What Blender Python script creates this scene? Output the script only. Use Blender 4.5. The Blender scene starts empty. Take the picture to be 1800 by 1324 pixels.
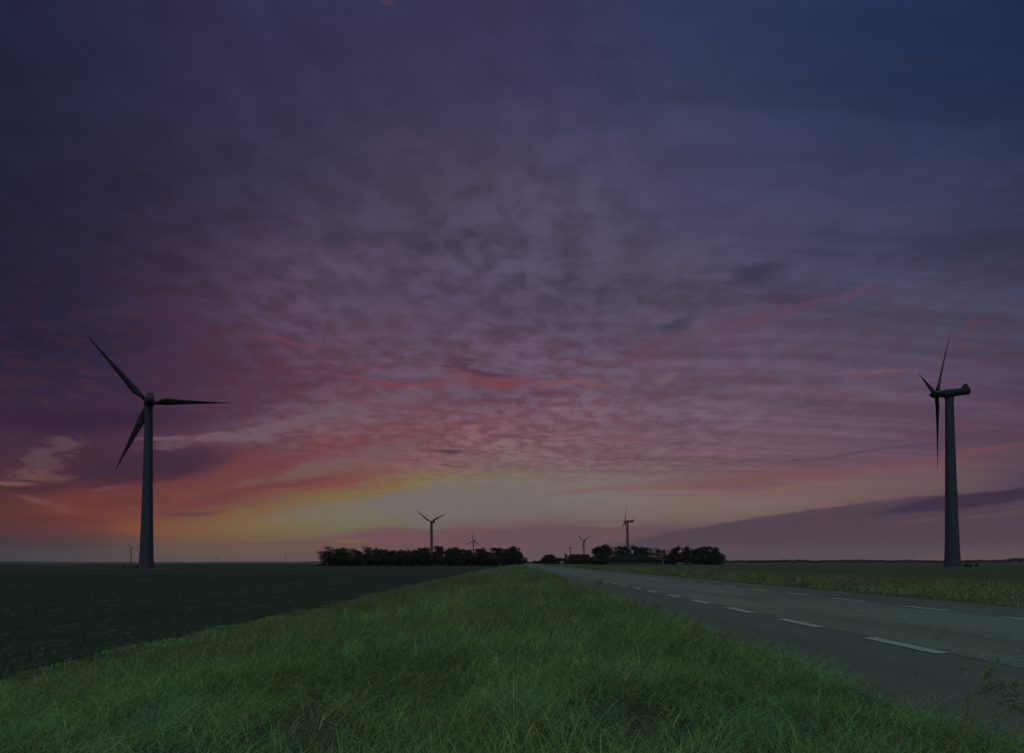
import bpy, math, random
import numpy as np
from mathutils import Vector, Matrix, Euler
random.seed(7)
rng = np.random.default_rng(11)
S = bpy.context.scene
COL = S.collection
R = math.radians

# ------------------------------------------------------------------ camera
EYE = 0.90
FPX = 960.0                     # focal length in pixels of the 1800 px wide photograph
PITCH = R(1.4)
cam_d = bpy.data.cameras.new('camera')
cam_d.sensor_width = 36; cam_d.lens = FPX / 1800 * 36
cam_d.shift_x = -7 / 1800
cam_d.shift_y = (327 - FPX * math.tan(PITCH)) / 1800
cam_d.clip_start = 0.05; cam_d.clip_end = 20000
cam = bpy.data.objects.new('camera', cam_d)
cam.location = (0, 0, EYE); cam.rotation_euler = (math.pi / 2 + PITCH, 0, 0)
COL.objects.link(cam); S.camera = cam

def pix_dir(px, py):
    """direction (unit y component) through a pixel of the 1800x1324 photograph"""
    a = (px - 907) / FPX
    b = (662 - py) / FPX + cam_d.shift_y * 1800 / FPX
    c, s = math.cos(PITCH), math.sin(PITCH)
    x, y, z = a, c - b * s, s + b * c
    return x / y, z / y
def at(px, py, Y):
    u, v = pix_dir(px, py)
    return Vector((u * Y, Y, EYE + v * Y))

# ------------------------------------------------------------------ view
vs = S.view_settings
vs.view_transform = 'Standard'; vs.look = 'None'; vs.exposure = 0; vs.gamma = 1
vs.use_curve_mapping = False
S.cycles.max_bounces = 6; S.cycles.diffuse_bounces = 2; S.cycles.glossy_bounces = 2
S.cycles.transmission_bounces = 3; S.cycles.transparent_max_bounces = 8

def lin(c):
    out = []
    for v in c[:3]:
        v = v / 255
        out.append(v / 12.92 if v <= .04045 else ((v + .055) / 1.055) ** 2.4)
    return (*out, 1.0)

# ------------------------------------------------------------------ world: a dusk sky of broken cloud
W = bpy.data.worlds.new("World"); S.world = W; W.use_nodes = True
NT = W.node_tree; NT.nodes.clear()
def N(t, **kw):
    n = NT.nodes.new(t)
    for k, v in kw.items(): setattr(n, k, v)
    return n
def L(a, b): NT.links.new(a, b)
def setin(sock, v):
    if hasattr(v, 'is_linked') or isinstance(v, bpy.types.NodeSocket): L(v, sock)
    else: sock.default_value = v
def M(op, a, b=None, c=None, clamp=False):
    n = N('ShaderNodeMath', operation=op, use_clamp=clamp)
    setin(n.inputs[0], a)
    if b is not None: setin(n.inputs[1], b)
    if c is not None: setin(n.inputs[2], c)
    return n.outputs[0]
def SM(x, a, b, lo=0., hi=1.):
    n = N('ShaderNodeMapRange', interpolation_type='SMOOTHSTEP')
    setin(n.inputs[0], x); n.inputs[1].default_value = a; n.inputs[2].default_value = b
    n.inputs[3].default_value = lo; n.inputs[4].default_value = hi
    return n.outputs[0]
def MIX(f, a, b, mode='MIX'):
    n = N('ShaderNodeMix', data_type='RGBA', blend_type=mode)
    setin(n.inputs[0], f); setin(n.inputs[6], a); setin(n.inputs[7], b)
    return n.outputs[2]
def XYZ(x, y, z=0.):
    n = N('ShaderNodeCombineXYZ')
    for i, v in enumerate((x, y, z)): setin(n.inputs[i], v)
    return n.outputs[0]
def NOISE(vec, scale, detail=4, rough=.55, dist=0.):
    n = N('ShaderNodeTexNoise')
    setin(n.inputs['Vector'], vec)
    n.inputs['Scale'].default_value = scale; n.inputs['Detail'].default_value = detail
    n.inputs['Roughness'].default_value = rough; n.inputs['Distortion'].default_value = dist
    return n
def VM(op, a, b):
    n = N('ShaderNodeVectorMath', operation=op)
    setin(n.inputs[0], a)
    if op == 'SCALE': setin(n.inputs['Scale'], b)
    else: setin(n.inputs[1], b)
    return n.outputs[0]

geo = N('ShaderNodeTexCoord')
sep = N('ShaderNodeSeparateXYZ'); L(geo.outputs['Generated'], sep.inputs[0])
dx, dy, dz = sep.outputs
up = M('MAXIMUM', dz, 0.0)
den = M('ADD', up, 0.11)
P = XYZ(M('DIVIDE', dx, den), M('DIVIDE', dy, den))           # the plane of the cloud deck
hor = M('SQRT', M('ADD', M('MULTIPLY', dx, dx), M('MULTIPLY', dy, dy)))
t0 = M('DIVIDE', up, M('MAXIMUM', hor, 0.02))                   # tangent of the elevation
az = M('MULTIPLY', M('ARCTAN2', dx, dy), 180 / math.pi)
yy = M('MAXIMUM', dy, 0.08)
u = M('DIVIDE', dx, yy); v = M('DIVIDE', dz, yy)
front = SM(dy, 0.1, 0.35)

big = NOISE(P, 1.3, 3, .5)
wv = VM('SUBTRACT', big.outputs['Color'], (.5, .5, .5))
fine = NOISE(P, 7.0, 5, .6)
fv = VM('SUBTRACT', fine.outputs['Color'], (.5, .5, .5))
amp = M('MULTIPLY', M('ADD', up, 0.03), 0.30)
uvn = N('ShaderNodeMapping', vector_type='POINT'); L(XYZ(u, v), uvn.inputs[0]); uvn.inputs['Rotation'].default_value = (0, 0, R(-7)); uvn.inputs['Scale'].default_value = (5.5, 17, 1)
wisp = NOISE(uvn.outputs[0], 1.0, 6, .62, .35)
wisp2 = NOISE(uvn.outputs[0], 2.6, 6, .65, .5)
warp = VM('ADD', VM('SCALE', wv, amp), VM('SCALE', VM('SUBTRACT', wisp.outputs['Color'], (.5, .5, .5)), M('MULTIPLY', amp, .5)))
UV = VM('ADD', XYZ(u, v), warp)
sepw = N('ShaderNodeSeparateXYZ'); L(warp, sepw.inputs[0])
t = M('ADD', t0, M('MULTIPLY', sepw.outputs[1], .8))

YS = [0, 150, 300, 450, 550, 650, 720, 775, 810, 850, 880, 905, 930, 955, 985]
COLS = {
 -20:  [(32,37,60),(31,35,58),(32,34,55),(31,31,52),(34,33,54),(40,33,54),(50,36,56),(62,42,58),(70,44,56),(76,46,54),(82,46,48),(82,48,48),(76,46,50),(60,46,52),(52,48,52)],
 150:  [(38,41,67),(38,41,66),(40,40,63),(42,38,60),(44,40,62),(46,38,60),(56,40,62),(62,42,60),(70,42,56),(86,48,56),(102,54,52),(108,58,50),(100,56,52),(72,56,58),(62,58,60)],
 300:  [(44,44,72),(44,44,70),(48,45,68),(56,45,67),(60,46,66),(62,45,65),(66,48,68),(74,50,68),(78,48,62),(100,56,58),(106,62,60),(112,70,56),(118,82,57),(104,78,62),(84,72,70)],
 450:  [(47,48,78),(49,48,75),(54,50,74),(68,56,78),(72,58,78),(78,54,72),(86,66,82),(92,64,76),(98,62,70),(112,70,64),(112,78,66),(118,94,62),(120,102,66),(108,84,68),(92,74,72)],
 600:  [(48,50,80),(54,51,77),(62,57,80),(78,68,90),(82,70,88),(92,68,86),(100,80,92),(110,78,84),(116,80,82),(118,84,68),(120,108,68),(116,113,90),(112,106,82),(108,80,72),(94,76,76)],
 750:  [(51,50,80),(57,54,82),(70,62,84),(77,69,90),(80,68,90),(91,76,92),(106,79,92),(114,80,86),(118,88,88),(122,112,78),(113,109,103),(111,106,103),(108,102,90),(106,80,80),(94,76,78)],
 900:  [(54,52,82),(60,58,88),(74,67,89),(76,70,92),(80,70,92),(93,77,95),(106,80,94),(112,84,92),(116,96,98),(118,110,98),(112,106,104),(111,104,100),(108,82,84),(102,78,82),(92,78,80)],
 1050: [(50,55,84),(58,61,90),(72,68,93),(78,73,94),(82,74,94),(94,79,96),(104,84,98),(110,86,96),(114,92,98),(118,108,100),(118,112,108),(114,104,98),(104,82,86),(98,78,84),(92,78,80)],
 1200: [(46,57,86),(54,62,90),(66,66,94),(76,72,94),(82,74,94),(95,80,97),(101,84,98),(106,84,96),(110,88,94),(114,92,92),(120,106,98),(116,100,92),(98,78,86),(92,74,84),(92,78,80)],
 1350: [(43,55,85),(48,58,86),(60,64,92),(72,70,96),(82,72,94),(91,78,95),(101,84,98),(104,82,94),(106,84,92),(114,86,88),(118,100,94),(112,94,90),(86,70,86),(88,72,82),(94,76,78)],
 1500: [(38,51,83),(42,54,82),(54,60,88),(66,68,94),(78,72,92),(86,75,93),(96,81,95),(98,78,92),(102,78,90),(112,90,90),(112,92,90),(86,70,82),(82,68,84),(90,74,82),(98,76,76)],
 1650: [(33,48,80),(37,50,79),(50,58,85),(64,66,92),(72,70,90),(80,70,90),(88,72,90),(92,72,88),(104,80,86),(106,86,88),(82,67,80),(76,64,84),(76,64,82),(86,70,80),(94,74,76)],
 1820: [(28,44,76),(32,46,74),(44,52,78),(58,61,86),(64,64,86),(72,66,86),(80,66,84),(84,66,82),(86,68,82),(74,62,82),(78,66,84),(72,60,80),(70,60,80),(82,68,78),(86,72,74)],
}
back = [(36,42,66),(36,42,66),(38,42,64),(40,42,62),(42,42,62),(44,43,62),(46,44,62),(48,46,63),(50,47,64),(51,48,64),(52,49,65),(53,50,65),(54,51,66),(55,52,66),(56,54,66)]
def ramp(px, cols):
    a = math.atan((px - 907) / FPX) if px is not None else 0
    pts = []
    for y, c in zip(YS, cols):
        tt = max(0., (989 - y) * math.cos(a) / FPX) / 1.1
        pts.append((tt, lin(c)))
    pts.sort()
    n = N('ShaderNodeValToRGB'); r = n.color_ramp; r.interpolation = 'LINEAR'
    r.elements[0].position = pts[0][0]; r.elements[0].color = pts[0][1]
    r.elements[1].position = pts[-1][0]; r.elements[1].color = pts[-1][1]
    for p, c in pts[1:-1]:
        e = r.elements.new(p); e.color = c
    L(M('DIVIDE', t, 1.1), n.inputs[0])
    return n.outputs[0]
azw = M('ADD', az, M('MULTIPLY', sepw.outputs[0], 40))
bk = ramp(None, back)
sky = bk
keys = sorted(COLS)
prev = -95
for k in keys:
    a = math.degrees(math.atan((k - 907) / FPX))
    n = N('ShaderNodeMapRange'); L(azw, n.inputs[0]); n.inputs[1].default_value = prev; n.inputs[2].default_value = a
    sky = MIX(n.outputs[0], sky, ramp(k, COLS[k]))
    prev = a
n = N('ShaderNodeMapRange'); L(azw, n.inputs[0]); n.inputs[1].default_value = prev; n.inputs[2].default_value = 95
sky = MIX(n.outputs[0], sky, bk)

# cells of altocumulus, seen in perspective on the deck
cell = NOISE(P, 10.5, 5, .58, .22).outputs[0]
cell2 = NOISE(P, 2.4, 3, .5, .2).outputs[0]
# long streaks of cloud drawn out along one wind direction
mp = N('ShaderNodeMapping', vector_type='POINT'); L(P, mp.inputs[0])
mp.inputs['Rotation'].default_value = (0, 0, R(-39)); mp.inputs['Scale'].default_value = (.35, 3.2, 1)
streak = NOISE(VM('ADD', mp.outputs[0], VM('SCALE', wv, .5)), 2.2, 5, .6).outputs[0]
right = SM(az, -2, 22)
cmask = M('MULTIPLY', SM(t0, .09, .24), SM(t0, .5, .82, 1., .38))
cmask = M('MULTIPLY', cmask, SM(az, 4, 26, 1., .35))
cmask = M('MULTIPLY', cmask, SM(az, -44, -18, .45, 1.))
g = M('ADD', M('MULTIPLY', SM(cell, .34, .64), .68), M('MULTIPLY', SM(cell2, .3, .7), .32))
g = M('MULTIPLY', M('MULTIPLY', M('SUBTRACT', g, .5), cmask), SM(big.outputs[0], .36, .6, .6, 1.15))
gain = M('ADD', 1.0, M('MULTIPLY', g, .66))
smask = M('MULTIPLY', SM(t0, .09, .2), SM(t0, .35, .7, 1., .6))
smask = M('MULTIPLY', smask, M('ADD', .45, M('MULTIPLY', right, .65)))
sg = M('MULTIPLY', M('SUBTRACT', SM(streak, .3, .7), .5), smask)
gain = M('ADD', gain, M('MULTIPLY', sg, .34))
sky = VM('SCALE', sky, gain)
# gaps between cells open onto a greyer, paler sky; the cells themselves are pinker low down
low = M('MULTIPLY', SM(t0, .10, .2), SM(t0, .28, .5, 1., 0.))
pink = M('MULTIPLY', M('MULTIPLY', SM(cell, .56, .40), low), M('MULTIPLY', cmask, .28), clamp=True)
sky = MIX(pink, sky, lin((116, 66, 74)))

def blob(x, y, rx, ry, ang, col, op, soft=1.0, noisy=0.0, nz=None):
    """a cloud at the direction of pixel (x, y): radii in pixels, angle in degrees (up to the right positive)"""
    global sky
    uu, vv = pix_dir(x, y)
    m = N('ShaderNodeMapping', vector_type='TEXTURE'); L(UV, m.inputs[0])
    m.inputs['Location'].default_value = (uu, vv, 0)
    m.inputs['Rotation'].default_value = (0, 0, R(ang))
    m.inputs['Scale'].default_value = (rx / FPX, ry / FPX, 1)
    gt = N('ShaderNodeTexGradient', gradient_type='SPHERICAL'); L(m.outputs[0], gt.inputs[0])
    f = gt.outputs[1]
    if noisy:
        f = M('ADD', f, M('MULTIPLY', M('SUBTRACT', nz or wisp.outputs[0], .5), M('MULTIPLY', M('MINIMUM', M('MULTIPLY', f, 4), 1.), noisy)))
    f = SM(f, 0.0, soft, 0., op)
    sky = MIX(M('MULTIPLY', f, front), sky, lin(col))

# --- left: dark deck and the light openings under it
blob(60, 560, 330, 150, -14, (36, 31, 54), .45, 1., 1.5, wisp2.outputs[0])
blob(120, 735, 330, 42, 3, (50, 34, 56), .80, .7)
blob(330, 660, 260, 60, 12, (58, 42, 64), .50)
blob(250, 822, 200, 36, 6, (60, 40, 58), .85, .6, .5)
blob(580, 722, 240, 26, 17, (108, 88, 98), .65, .8, 2.6, wisp2.outputs[0])
blob(420, 760, 200, 16, 10, (108, 86, 96), .85, .8, 2.6, wisp2.outputs[0])
blob(290, 770, 80, 8, 6, (108, 86, 92), .85, .8, .8)
blob(78, 803, 90, 34, 22, (98, 74, 80), .6, 1., 5.0, wisp2.outputs[0])
blob(88, 836, 75, 15, -10, (106, 76, 74), .6, .9, 4.0, wisp2.outputs[0])
blob(15, 845, 60, 7, -5, (120, 84, 76), .8, .8, .8)
blob(70, 882, 90, 11, -12, (114, 80, 74), .75, .8, 3.5, wisp2.outputs[0])
blob(200, 860, 60, 9, 10, (112, 74, 72), .6, .8, 3.5, wisp2.outputs[0])
blob(40, 858, 90, 12, -4, (66, 40, 50), .7, .8, .6)
blob(150, 900, 160, 36, -3, (108, 56, 48), .55)
blob(240, 925, 70, 22, 0, (128, 78, 50), .65)
blob(300, 885, 120, 16, 9, (116, 70, 58), .7, .8, .8)
blob(500, 806, 320, 40, 16, (112, 62, 64), .6, .8, 2.4, wisp2.outputs[0])
blob(420, 700, 260, 40, 14, (74, 46, 66), .5, .8, 2.0, wisp2.outputs[0])
blob(700, 770, 240, 22, 12, (116, 72, 78), .5, .8, 2.6, wisp2.outputs[0])
blob(640, 790, 170, 18, 14, (110, 90, 96), .6, .8, 3.0, wisp2.outputs[0])
blob(580, 818, 230, 17, 12, (114, 90, 86), .6, .8, 3.0, wisp2.outputs[0])
blob(430, 865, 260, 14, 12, (108, 60, 62), .85, .7, .7)
blob(330, 905, 90, 9, 4, (94, 60, 66), .85, .8, .6)
blob(560, 850, 190, 12, 13, (118, 70, 64), .7, .8, .8)
blob(630, 864, 170, 8, 12, (124, 104, 54), .7, .8, .5)
blob(470, 895, 150, 12, 9, (120, 98, 58), .5)
blob(190, 848, 150, 20, 4, (72, 42, 52), .8, .8, 2.5, wisp2.outputs[0])
blob(60, 910, 170, 14, -3, (88, 46, 48), .7, .8, 2.0, wisp2.outputs[0])
blob(210, 885, 120, 8, 3, (96, 52, 50), .6, .8, 2.0, wisp2.outputs[0])
# --- the clear glow
blob(800, 875, 380, 36, 5, (113, 107, 102), .85, .8)
blob(1020, 850, 240, 10, 6, (120, 108, 104), .7, .8, .8)
blob(560, 915, 170, 12, 2, (114, 108, 88), .8, .9)
blob(900, 835, 200, 7, 6, (118, 102, 84), .5, .8, 1.2)
# --- low bank of cloud over the horizon
blob(470, 955, 170, 7, 1, (100, 76, 76), .75, .8, .5)
blob(800, 944, 260, 20, 0, (108, 76, 82), .85, .4, .3)
blob(1000, 946, 260, 24, 0, (100, 77, 82), .85, .4, .3)
blob(1260, 940, 240, 20, 6.5, (90, 75, 82), .9, .35, .3)
blob(1500, 918, 280, 23, 7, (80, 66, 76), .9, .4, .5)
blob(1760, 880, 250, 19, 8, (54, 42, 62), .97, .5, .6)
blob(1500, 902, 200, 7, 9, (68, 56, 70), .7, .8, .6)
blob(1760, 905, 240, 4, 6, (94, 72, 78), .7, .8, .5)
blob(1650, 940, 260, 14, 3, (78, 66, 75), .7, .8, .5)
blob(1560, 922, 200, 3, 3, (96, 78, 90), .55, .8, .5)
blob(1060, 925, 80, 3, 3, (120, 106, 92), .7, .8)
blob(612, 950, 30, 2.6, 0, (126, 112, 56), .9, .6)
blob(625, 951, 60, 4.5, 0, (118, 100, 66), .5)
blob(1640, 938, 520, 46, 7, (78, 64, 74), .85, .35, .3)
blob(1500, 911, 500, 27, 7.2, (77, 63, 74), .88, .22, .35)
blob(1760, 872, 250, 19, 8, (54, 43, 62), .9, .5, .8, wisp2.outputs[0])
blob(1620, 893, 160, 9, 8, (60, 48, 66), .7, .8, 1.5, wisp2.outputs[0])
blob(1700, 912, 260, 4, 5, (92, 72, 78), .6, .8, .6)
# --- right: the long red bands
blob(1330, 842, 430, 12, 5.3, (114, 82, 84), .85, .9, .8)
blob(1080, 864, 180, 8, 3, (120, 98, 84), .7, .8, .6)
blob(1640, 806, 320, 13, 7.5, (110, 74, 82), .8, .9, .8)
blob(1330, 862, 260, 6, 4, (124, 98, 86), .5, .8, .4)
blob(1480, 790, 320, 5, 8, (84, 66, 86), .65, .8, 1.2)
blob(1560, 778, 240, 3.5, 8, (84, 68, 88), .65, .8, 1.0)
blob(1350, 806, 220, 3.5, 7, (96, 74, 88), .6, .8, 1.0)
blob(1720, 745, 200, 12, 6, (90, 64, 82), .5, .8, .8)
blob(1500, 835, 220, 9, 5, (112, 88, 92), .4)
blob(1530, 878, 160, 5, 6, (116, 84, 84), .6, .8, .8)
# --- scraps high in the middle
blob(515, 588, 95, 9, -9, (104, 60, 70), .75, .8, .9)
blob(720, 656, 190, 7, -1, (118, 64, 74), .70, .8, .7)
blob(840, 652, 100, 6, -8, (78, 52, 70), .85, .7, .4)
blob(870, 662, 130, 9, -8, (116, 68, 76), .80, .8, .5)
blob(1010, 668, 90, 9, 4, (124, 80, 84), .65, .8, .8)
blob(890, 592, 90, 5, -6, (72, 56, 74), .5, .8, .6)
blob(700, 705, 200, 10, -8, (104, 66, 78), .5, .8, 1.)
blob(795, 796, 38, 3.6, -3, (74, 50, 66), .85, .8)
blob(790, 819, 42, 2.6, -8, (98, 62, 72), .85, .8)
blob(1325, 478, 90, 26, 10, (54, 52, 76), .75, .8, 1.0)
blob(1400, 505, 110, 14, 8, (66, 56, 78), .55, .8, 1.)
blob(1185, 560, 60, 18, 12, (62, 56, 76), .7, .8, .8)
blob(1120, 610, 100, 13, 28, (98, 64, 80), .6, .8, .8)
blob(1340, 550, 240, 20, 18, (94, 66, 84), .5, 1., 2.0, wisp2.outputs[0])
blob(1480, 505, 110, 9, 16, (100, 66, 86), .4, .8, .8)
blob(1530, 648, 100, 8, -2, (116, 86, 90), .55, .8, .8)
blob(1690, 570, 80, 12, 25, (88, 66, 84), .35, .8, .8)
blob(1165, 650, 30, 10, 25, (124, 100, 106), .4, .8, .8)
blob(655, 28, 18, 22, 60, (84, 62, 80), .5, .8, .6)
blob(1740, 415, 190, 34, 12, (50, 50, 74), .5, .8, .8)
blob(1260, 320, 260, 90, 20, (62, 66, 96), .35)
blob(420, 913, 24, 1.6, 23, (128, 112, 88), .8, .8)
sky = VM('MULTIPLY', sky, (1.05, .985, 1.02))
bg = N('ShaderNodeBackground'); L(sky, bg.inputs[0]); bg.inputs[1].default_value = 1.0
wo = N('ShaderNodeOutputWorld'); L(bg.outputs[0], wo.inputs[0])
W.cycles.sampling_method = 'MANUAL'; W.cycles.sample_map_resolution = 512

# ------------------------------------------------------------------ sun: the diffuse dusk light from overhead cloud
sd = bpy.data.lights.new('sun', 'SUN'); sd.energy = 1.7; sd.angle = R(60); sd.color = (.80, 1.0, .93)
sun = bpy.data.objects.new('sun', sd); COL.objects.link(sun)
sun.rotation_euler = (R(18), 0, R(-8))

# ------------------------------------------------------------------ helpers
def tag(o, label=None, cat=None, group=None, kind=None):
    if label: o['label'] = label
    if cat: o['category'] = cat
    if group: o['group'] = group
    if kind: o['kind'] = kind
    return o
def empty(name, loc, label, cat, group=None, rz=0.):
    o = bpy.data.objects.new(name, None); o.location = loc; o.rotation_euler = (0, 0, rz)
    o.empty_display_size = .2; COL.objects.link(o)
    return tag(o, label, cat, group)
def link(name, me, mat=None, parent=None, loc=None):
    o = bpy.data.objects.new(name, me); COL.objects.link(o)
    if mat is not None and not me.materials: me.materials.append(mat)
    if parent is not None: o.parent = parent
    if loc is not None: o.location = loc
    return o
class MB:
    """collects simple solids into one mesh"""
    def __init__(s): s.v = []; s.f = []; s.m = []; s.mi = 0
    def add(s, vs_, fs):
        b = len(s.v); s.v += [tuple(x) for x in vs_]; s.f += [[b + i for i in f] for f in fs]; s.m += [s.mi] * len(fs)
    def box(s, a, b, mtx=None):
        x0, y0, z0 = a; x1, y1, z1 = b
        p = [Vector(q) for q in ((x0,y0,z0),(x1,y0,z0),(x1,y1,z0),(x0,y1,z0),(x0,y0,z1),(x1,y0,z1),(x1,y1,z1),(x0,y1,z1))]
        if mtx: p = [mtx @ q for q in p]
        s.add(p, [(3,2,1,0),(4,5,6,7),(0,1,5,4),(1,2,6,5),(2,3,7,6),(3,0,4,7)])
    def tube(s, pts, rad, n=8, cap=True):
        pts = [Vector(p) for p in pts]; rings = []; b = len(s.v)
        for i, p in enumerate(pts):
            d = (pts[min(i + 1, len(pts) - 1)] - pts[max(i - 1, 0)]).normalized()
            a = d.cross(Vector((0, 0, 1)) if abs(d.z) < .95 else Vector((1, 0, 0))).normalized(); c = d.cross(a)
            for k in range(n):
                t_ = 2 * math.pi * k / n
                s.v.append(tuple(p + (a * math.cos(t_) + c * math.sin(t_)) * rad[i]))
        for i in range(len(pts) - 1):
            for k in range(n):
                k2 = (k + 1) % n
                s.f.append([b + i*n + k, b + i*n + k2, b + (i+1)*n + k2, b + (i+1)*n + k]); s.m.append(s.mi)
        if cap:
            s.f.append([b + k for k in range(n)][::-1]); s.m.append(s.mi)
            s.f.append([b + (len(pts)-1)*n + k for k in range(n)]); s.m.append(s.mi)
    def mesh(s, name, mats, smooth=False):
        me = bpy.data.meshes.new(name); me.from_pydata(s.v, [], s.f)
        for m_ in (mats if isinstance(mats, (list, tuple)) else [mats]): me.materials.append(m_)
        me.polygons.foreach_set('material_index', s.m)
        if smooth: me.polygons.foreach_set('use_smooth', [True] * len(s.f))
        me.update(); return me
    def build(s, name, mats, parent=None, smooth=False, loc=None):
        return link(name, s.mesh(name, mats, smooth), None, parent, loc)

def fast_mesh(name, verts, quads, tris, col=None, mats=()):
    me = bpy.data.meshes.new(name)
    nq, nt = len(quads), len(tris)
    me.vertices.add(len(verts)); me.vertices.foreach_set('co', np.asarray(verts, np.float32).ravel())
    loops = np.concatenate([np.asarray(quads, np.int32).ravel(), np.asarray(tris, np.int32).ravel()])
    me.loops.add(len(loops)); me.loops.foreach_set('vertex_index', loops)
    me.polygons.add(nq + nt)
    st = np.concatenate([np.arange(nq) * 4, nq * 4 + np.arange(nt) * 3]).astype(np.int32)
    me.polygons.foreach_set('loop_start', st)
    me.update(calc_edges=True)
    if col is not None:
        a = me.color_attributes.new('tint', 'FLOAT_COLOR', 'POINT')
        a.data.foreach_set('color', np.asarray(col, np.float32).ravel())
    for m_ in mats: me.materials.append(m_)
    return me

# ------------------------------------------------------------------ materials
def mat(name, base, rough=.8, spec=.3, noise=None, bump=None, metal=0.):
    """noise = (scale, colour 2, detail); bump = (scale, strength, distance)"""
    m = bpy.data.materials.new(name); m.use_nodes = True
    nt = m.node_tree; b = nt.nodes['Principled BSDF']
    b.inputs['Roughness'].default_value = rough; b.inputs['Specular IOR Level'].default_value = spec
    b.inputs['Metallic'].default_value = metal
    b.inputs['Base Color'].default_value = (*base, 1)
    tc = nt.nodes.new('ShaderNodeTexCoord')
    if noise:
        n_ = nt.nodes.new('ShaderNodeTexNoise'); n_.inputs['Scale'].default_value = noise[0]
        n_.inputs['Detail'].default_value = noise[2] if len(noise) > 2 else 4
        nt.links.new(tc.outputs['Object'], n_.inputs['Vector'])
        r = nt.nodes.new('ShaderNodeMapRange'); r.inputs[1].default_value = .35; r.inputs[2].default_value = .65
        nt.links.new(n_.outputs[0], r.inputs[0])
        x = nt.nodes.new('ShaderNodeMix'); x.data_type = 'RGBA'
        nt.links.new(r.outputs[0], x.inputs[0]); x.inputs[6].default_value = (*base, 1); x.inputs[7].default_value = (*noise[1], 1)
        nt.links.new(x.outputs[2], b.inputs['Base Color'])
    if bump:
        n2 = nt.nodes.new('ShaderNodeTexNoise'); n2.inputs['Scale'].default_value = bump[0]; n2.inputs['Detail'].default_value = 4
        nt.links.new(tc.outputs['Object'], n2.inputs['Vector'])
        bp = nt.nodes.new('ShaderNodeBump'); bp.inputs['Strength'].default_value = bump[1]; bp.inputs['Distance'].default_value = bump[2]
        nt.links.new(n2.outputs[0], bp.inputs['Height']); nt.links.new(bp.outputs[0], b.inputs['Normal'])
    return m
def leaf_mat(name, gain=1.0, trans=.35, rough=.6):
    m = bpy.data.materials.new(name); m.use_nodes = True
    nt = m.node_tree; nt.nodes.clear()
    at_ = nt.nodes.new('ShaderNodeAttribute'); at_.attribute_name = 'tint'
    sc = nt.nodes.new('ShaderNodeVectorMath'); sc.operation = 'SCALE'; sc.inputs['Scale'].default_value = gain
    nt.links.new(at_.outputs['Color'], sc.inputs[0])
    p = nt.nodes.new('ShaderNodeBsdfPrincipled'); p.inputs['Roughness'].default_value = rough; p.inputs['Specular IOR Level'].default_value = .25
    nt.links.new(sc.outputs[0], p.inputs['Base Color'])
    tr = nt.nodes.new('ShaderNodeBsdfTranslucent'); nt.links.new(sc.outputs[0], tr.inputs[0])
    mx = nt.nodes.new('ShaderNodeMixShader'); mx.inputs[0].default_value = trans
    nt.links.new(p.outputs[0], mx.inputs[1]); nt.links.new(tr.outputs[0], mx.inputs[2])
    o = nt.nodes.new('ShaderNodeOutputMaterial'); nt.links.new(mx.outputs[0], o.inputs[0])
    return m
M_grass = leaf_mat('grass_blade')
M_leaf = leaf_mat('tree_leaf', 1.0, .15, .8)
M_crop = leaf_mat('crop_leaf', 1.0, .2, .7)
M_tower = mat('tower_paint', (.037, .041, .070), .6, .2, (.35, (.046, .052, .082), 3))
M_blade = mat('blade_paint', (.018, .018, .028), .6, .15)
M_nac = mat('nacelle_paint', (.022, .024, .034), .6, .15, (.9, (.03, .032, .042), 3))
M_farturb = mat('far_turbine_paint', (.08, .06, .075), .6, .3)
M_bark = mat('bark', (.035, .03, .025), .95, .1, (8, (.05, .045, .04), 5))
M_conc = mat('concrete', (.09, .10, .095), .9, .2, (3, (.07, .075, .07), 5))
M_green = mat('cabinet_green', (.02, .035, .025), .6, .3, (4, (.03, .045, .03), 3))
M_white = mat('road_paint', (.18, .21, .22), .75, .2, (28, (.075, .095, .095), 6), (200, .3, .002))
M_roof = mat('barn_roof', (.005, .0055, .007), .95, .03, (1.5, (.008, .009, .010), 5))
M_wall = mat('barn_wall', (.09, .105, .11), .85, .2, (.8, (.055, .06, .065), 5))
M_dark = mat('dark_frame', (.012, .013, .014), .8, .2)
M_carpale = mat('car_paint_pale', (.16, .17, .17), .4, .4)
M_cardark = mat('car_paint_blue', (.03, .04, .055), .35, .4)
M_glass = mat('car_glass', (.01, .012, .015), .15, .5)
M_tyre = mat('tyre', (.01, .01, .01), .9, .1)

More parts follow.
